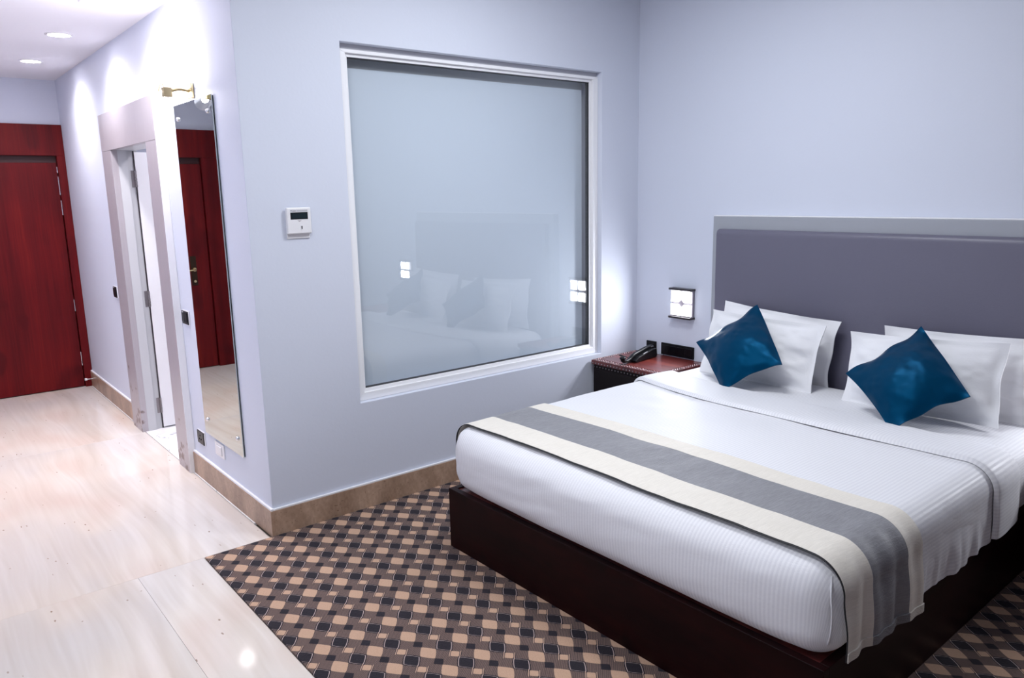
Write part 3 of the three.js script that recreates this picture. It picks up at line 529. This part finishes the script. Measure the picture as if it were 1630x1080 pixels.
// runner
{
  const o = thing('bed_runner', 'grey bed runner with cream borders across the foot of the bed', 'bed runner', [BX, 0, BZ], BTURN, undefined);
  const a0 = -0.10, a1 = AEND + 0.212, off = 0.016, hang = (ub) => -0.034 * clamp((0.53 - ub) / 0.47, 0, 1);
  const strip = (f0, f1, nu, lift) => shell(220, nu, (s, t) => {
    const ub = lerp(f0, f1, t), a = lerp(a0, a1 + hang(ub), s), k = a - AEND;
    const slant = 0.05 * smooth(k, -0.1, 0.22) * (ub - 0.2);
    const u = ub + 0.006 * Math.sin(a * 3.1 + 0.4) + slant - 0.012 * smooth(k, -0.35, 0.2);
    const wr = (n3(u * 7, a * 5, 0, 8) * 0.006 + n3(u * 18, a * 14, 0, 9) * 0.0028) * (k > 0 ? 0.8 : 1);
    const pleat = smooth(k, -0.3, 0.05) * 0.0042 * Math.sin(ub * 62 + 0.6 * Math.sin(a * 4));
    const [x, y, w, nw, ny] = over(u, a, off + lift + wr + pleat, 0.012 + 0.006 * Math.sin(ub * 30));
    return new THREE.Vector3(x, y, w);
  }, 0.0022, (s, t) => [lerp(f0, f1, t), lerp(a0, a1, s)], true);
  obj('centre_band', strip(0.205, 0.425, 26, 0), greyCloth, o);
  obj('cream_border', strip(0.062, 0.206, 16, 0.0004), creamCloth, o);
  obj('cream_border', strip(0.424, 0.525, 12, 0.0004), creamCloth, o);
  obj('dark_piping', strip(0.056, 0.0635, 2, -0.0005), pipingMat, o);
  const hemBand = (f0, f1, mat) => obj('hem', shell(3, 12, (s, t) => { const ub = lerp(f0, f1, t), a = lerp(a1 - 0.026, a1 + 0.002, s) + hang(ub), k = a - AEND, u = ub + 0.006 * Math.sin(a * 3.1 + 0.4) + 0.05 * smooth(k, -0.1, 0.22) * (ub - 0.2) - 0.012; const wr = n3(u * 7, a * 5, 0, 8) * 0.0048 + n3(u * 18, a * 14, 0, 9) * 0.0022 + 0.0042 * Math.sin(ub * 62 + 0.6 * Math.sin(a * 4)); const q = over(u, a, off + wr + 0.003, 0.012 + 0.006 * Math.sin(ub * 30)); return new THREE.Vector3(q[0], q[1], q[2]); }, 0.0035, null, true), mat, o);
  hemBand(0.205, 0.425, greyCloth); hemBand(0.06, 0.204, creamCloth); hemBand(0.426, 0.525, creamCloth);
}
// top sheet with its turned-down cuff
{
  const o = thing('top_sheet', 'white striped top sheet drawn over the bed, turned down before the pillows', 'bed sheet', [BX, 0, BZ], BTURN);
  const a0 = -0.14, hem = AEND + 0.185;
  const fold = (a) => 1.10 + 0.17 * Math.pow(clamp(1 - a / 0.8, 0, 1), 2) + 0.04 * smooth(a, 1.2, 2.0);
  obj('sheet', shell(200, 80, (s, t) => {
    const a = lerp(a0, hem, s), k = a - AEND, u = lerp(0.14, fold(a) + 0.04, t);
    const wr = n3(u * 4, a * 4, 0, 21) * 0.007 + n3(u * 12, a * 12, 0, 22) * 0.003 + smooth(k, 0.02, 0.18) * (0.022 * n3(u * 16, a * 3, 0, 23) + 0.016 * n3(u * 34, a * 5, 0, 24));
    const q = over(u, a, 0.008 + Math.max(wr, -0.004), 0.004); return new THREE.Vector3(q[0], q[1], q[2]);
  }, 0.003, (s, t) => [lerp(a0, hem, s), lerp(0.14, 1.15, t)], true), sheetMat, o);
  obj('cuff', shell(200, 34, (s, t) => {
    const a = lerp(a0, AEND + 0.17, s), k = a - AEND, f = fold(a), u = lerp(f, f + 0.27 + 0.02 * Math.sin(a * 2), t);
    const e = Math.sin(Math.PI * Math.pow(t, 0.45)), puff = 0.006 + 0.016 * Math.pow(Math.max(0, e), 0.5);
    const wr = n3(u * 5, a * 4, 0, 31) * 0.006 + n3(u * 14, a * 9, 0, 32) * 0.0025;
    const q = over(u, a, 0.007 + puff + wr * Math.min(1, t * 6), 0.006); return new THREE.Vector3(q[0], q[1], q[2]);
  }, 0.004, (s, t) => [lerp(a0, hem, s), lerp(0, 0.27, t)], true), sheetMat, o);
}

// ------------------------------------------------------------------ pillows and cushions
function pillowGeo(W, H, T, flange, seed, pinch = 0.05, pow = 2.4, rough = 1) {      // width along x, height along y, thickness along z
  const f = (sgn) => (s, t) => {
    const x = s * 2 - 1, y = t * 2 - 1, ex = (W / 2) * (1 - pinch * (1 - y * y) * Math.abs(x)), ey = (H / 2) * (1 - pinch * (1 - x * x) * Math.abs(y));
    const fx = clamp((1 - Math.abs(x)) * W / 2 - flange, 0, 9) / (W / 2 - flange), fy = clamp((1 - Math.abs(y)) * H / 2 - flange, 0, 9) / (H / 2 - flange);
    const b = (1 - Math.pow(1 - fx, pow)) * (1 - Math.pow(1 - fy, pow));
    const edge = 1 - Math.min(1, Math.min(1 - Math.abs(x), 1 - Math.abs(y)) * 5);
    const wave = edge * 0.010 * Math.sin(x * 7 + seed) * Math.cos(y * 6 + seed * 2);
    const wr = rough * (n3(x * 3 + seed * 9, y * 3, 0, 41) * 0.022 + n3(x * 8 + seed * 5, y * 8, 0, 42) * 0.008) * Math.min(1, b * 3 + 0.1);
    const crease = rough * 0.006 * smooth(Math.abs(x), 0.55, 0.9) * Math.sin(y * 14 + 3 * x + seed) * Math.min(1, b * 4);
    return new THREE.Vector3(x * ex, y * ey, sgn * (T / 2 * Math.pow(b, 0.75, DOWN_POWER * 0.6) + 0.0025) + wave + (wr + crease) * sgn);
  };
  const nu = 56, nv = 44, uvf = (s, t) => [s * W, t * H];
  const A = grid(nu, nv, f(1), false, uvf), B = grid(nu, nv, f(-1), true, uvf);
  // rim joining both halves
  const fa = f(1), fb = f(-1), pos = [], idx = [], uv = []; const loop = [];
  for (let i = 0; i < nu; i++) loop.push([i / nu, 0]); for (let j = 0; j < nv; j++) loop.push([1, j / nv]); for (let i = nu; i > 0; i--) loop.push([i / nu, 1]); for (let j = nv; j > 0; j--) loop.push([0, j / nv]);
  loop.forEach(([s, t], i) => { const p = fa(s, t), q = fb(s, t); pos.push(p.x, p.y, p.z, q.x, q.y, q.z); uv.push(s * W, t * H, s * W, t * H); const a = 2 * i, b = 2 * ((i + 1) % loop.length); idx.push(a, a + 1, b, b, a + 1, b + 1); });
  const C = new THREE.BufferGeometry(); C.setAttribute('position', new THREE.Float32BufferAttribute(pos, 3)); C.setAttribute('uv', new THREE.Float32BufferAttribute(uv, 2)); C.setIndex(idx); C.computeVertexNormals();
  return mergeGeometries([A, B, C].map(clean));
}
function sag(geo, roll, k) { geo.rotateZ(roll); const p = geo.attributes.position; for (let i = 0; i < p.count; i++) { const x = p.getX(i); if (x > 0) p.setY(i, p.getY(i) - k * x * x / 0.26); } geo.computeVertexNormals; return geo; }
function soft(name, label, cat, group, geo, mat, pos, lean, roll, yaw = 0) {
  const m = tag(obj(name, geo, mat), label, cat, group); m.rotation.set(-lean, -Math.PI / 2 + yaw, roll, 'YXZ'); m.position.set(...pos); return m;
}
soft('pillow', 'white pillow standing behind the front pillow, on the nightstand side', 'pillow', 'white bed pillows', pillowGeo(0.70, 0.38, 0.12, 0.03, 1.3), linenMat, [2.412, 0.757, 1.135], 0.14, -0.06);
soft('pillow', 'white pillow directly behind the darker blue cushion by the nightstand', 'pillow', 'white bed pillows', pillowGeo(0.68, 0.36, 0.14, 0.028, 2.1), linenMat, [2.258, 0.752, 1.145], 0.27, -0.02);
soft('pillow', 'white pillow cut by the right edge of the photo, behind another pillow', 'pillow', 'white bed pillows', pillowGeo(0.70, 0.38, 0.12, 0.03, 3.7), linenMat, [2.412, 0.755, 2.07], 0.14, 0.03);
soft('pillow', 'white pillow directly behind the brighter blue cushion, right side of the bed', 'pillow', 'white bed pillows', pillowGeo(0.68, 0.36, 0.14, 0.028, 4.4), linenMat, [2.258, 0.752, 1.965], 0.27, 0.05);
soft('cushion', 'dark blue satin cushion set on its corner, nearer the nightstand', 'cushion', 'blue satin cushions', sag(pillowGeo(0.375, 0.375, 0.13, 0.004, 5.2, 0.065, 1.9, 0.35), Math.PI / 4 + 0.06, 0.26), satin, [2.085, 0.79, 1.145], 0.70, 0);
soft('cushion', 'bright blue satin cushion set on its corner, right side of the bed', 'cushion', 'blue satin cushions', sag(pillowGeo(0.375, 0.375, 0.13, 0.004, 6.5, 0.065, 1.9, 0.35), Math.PI / 4 + 0.10, 0.24), satin, [2.07, 0.78, 1.99], 0.72, 0);

renderer.render(scene, camera);
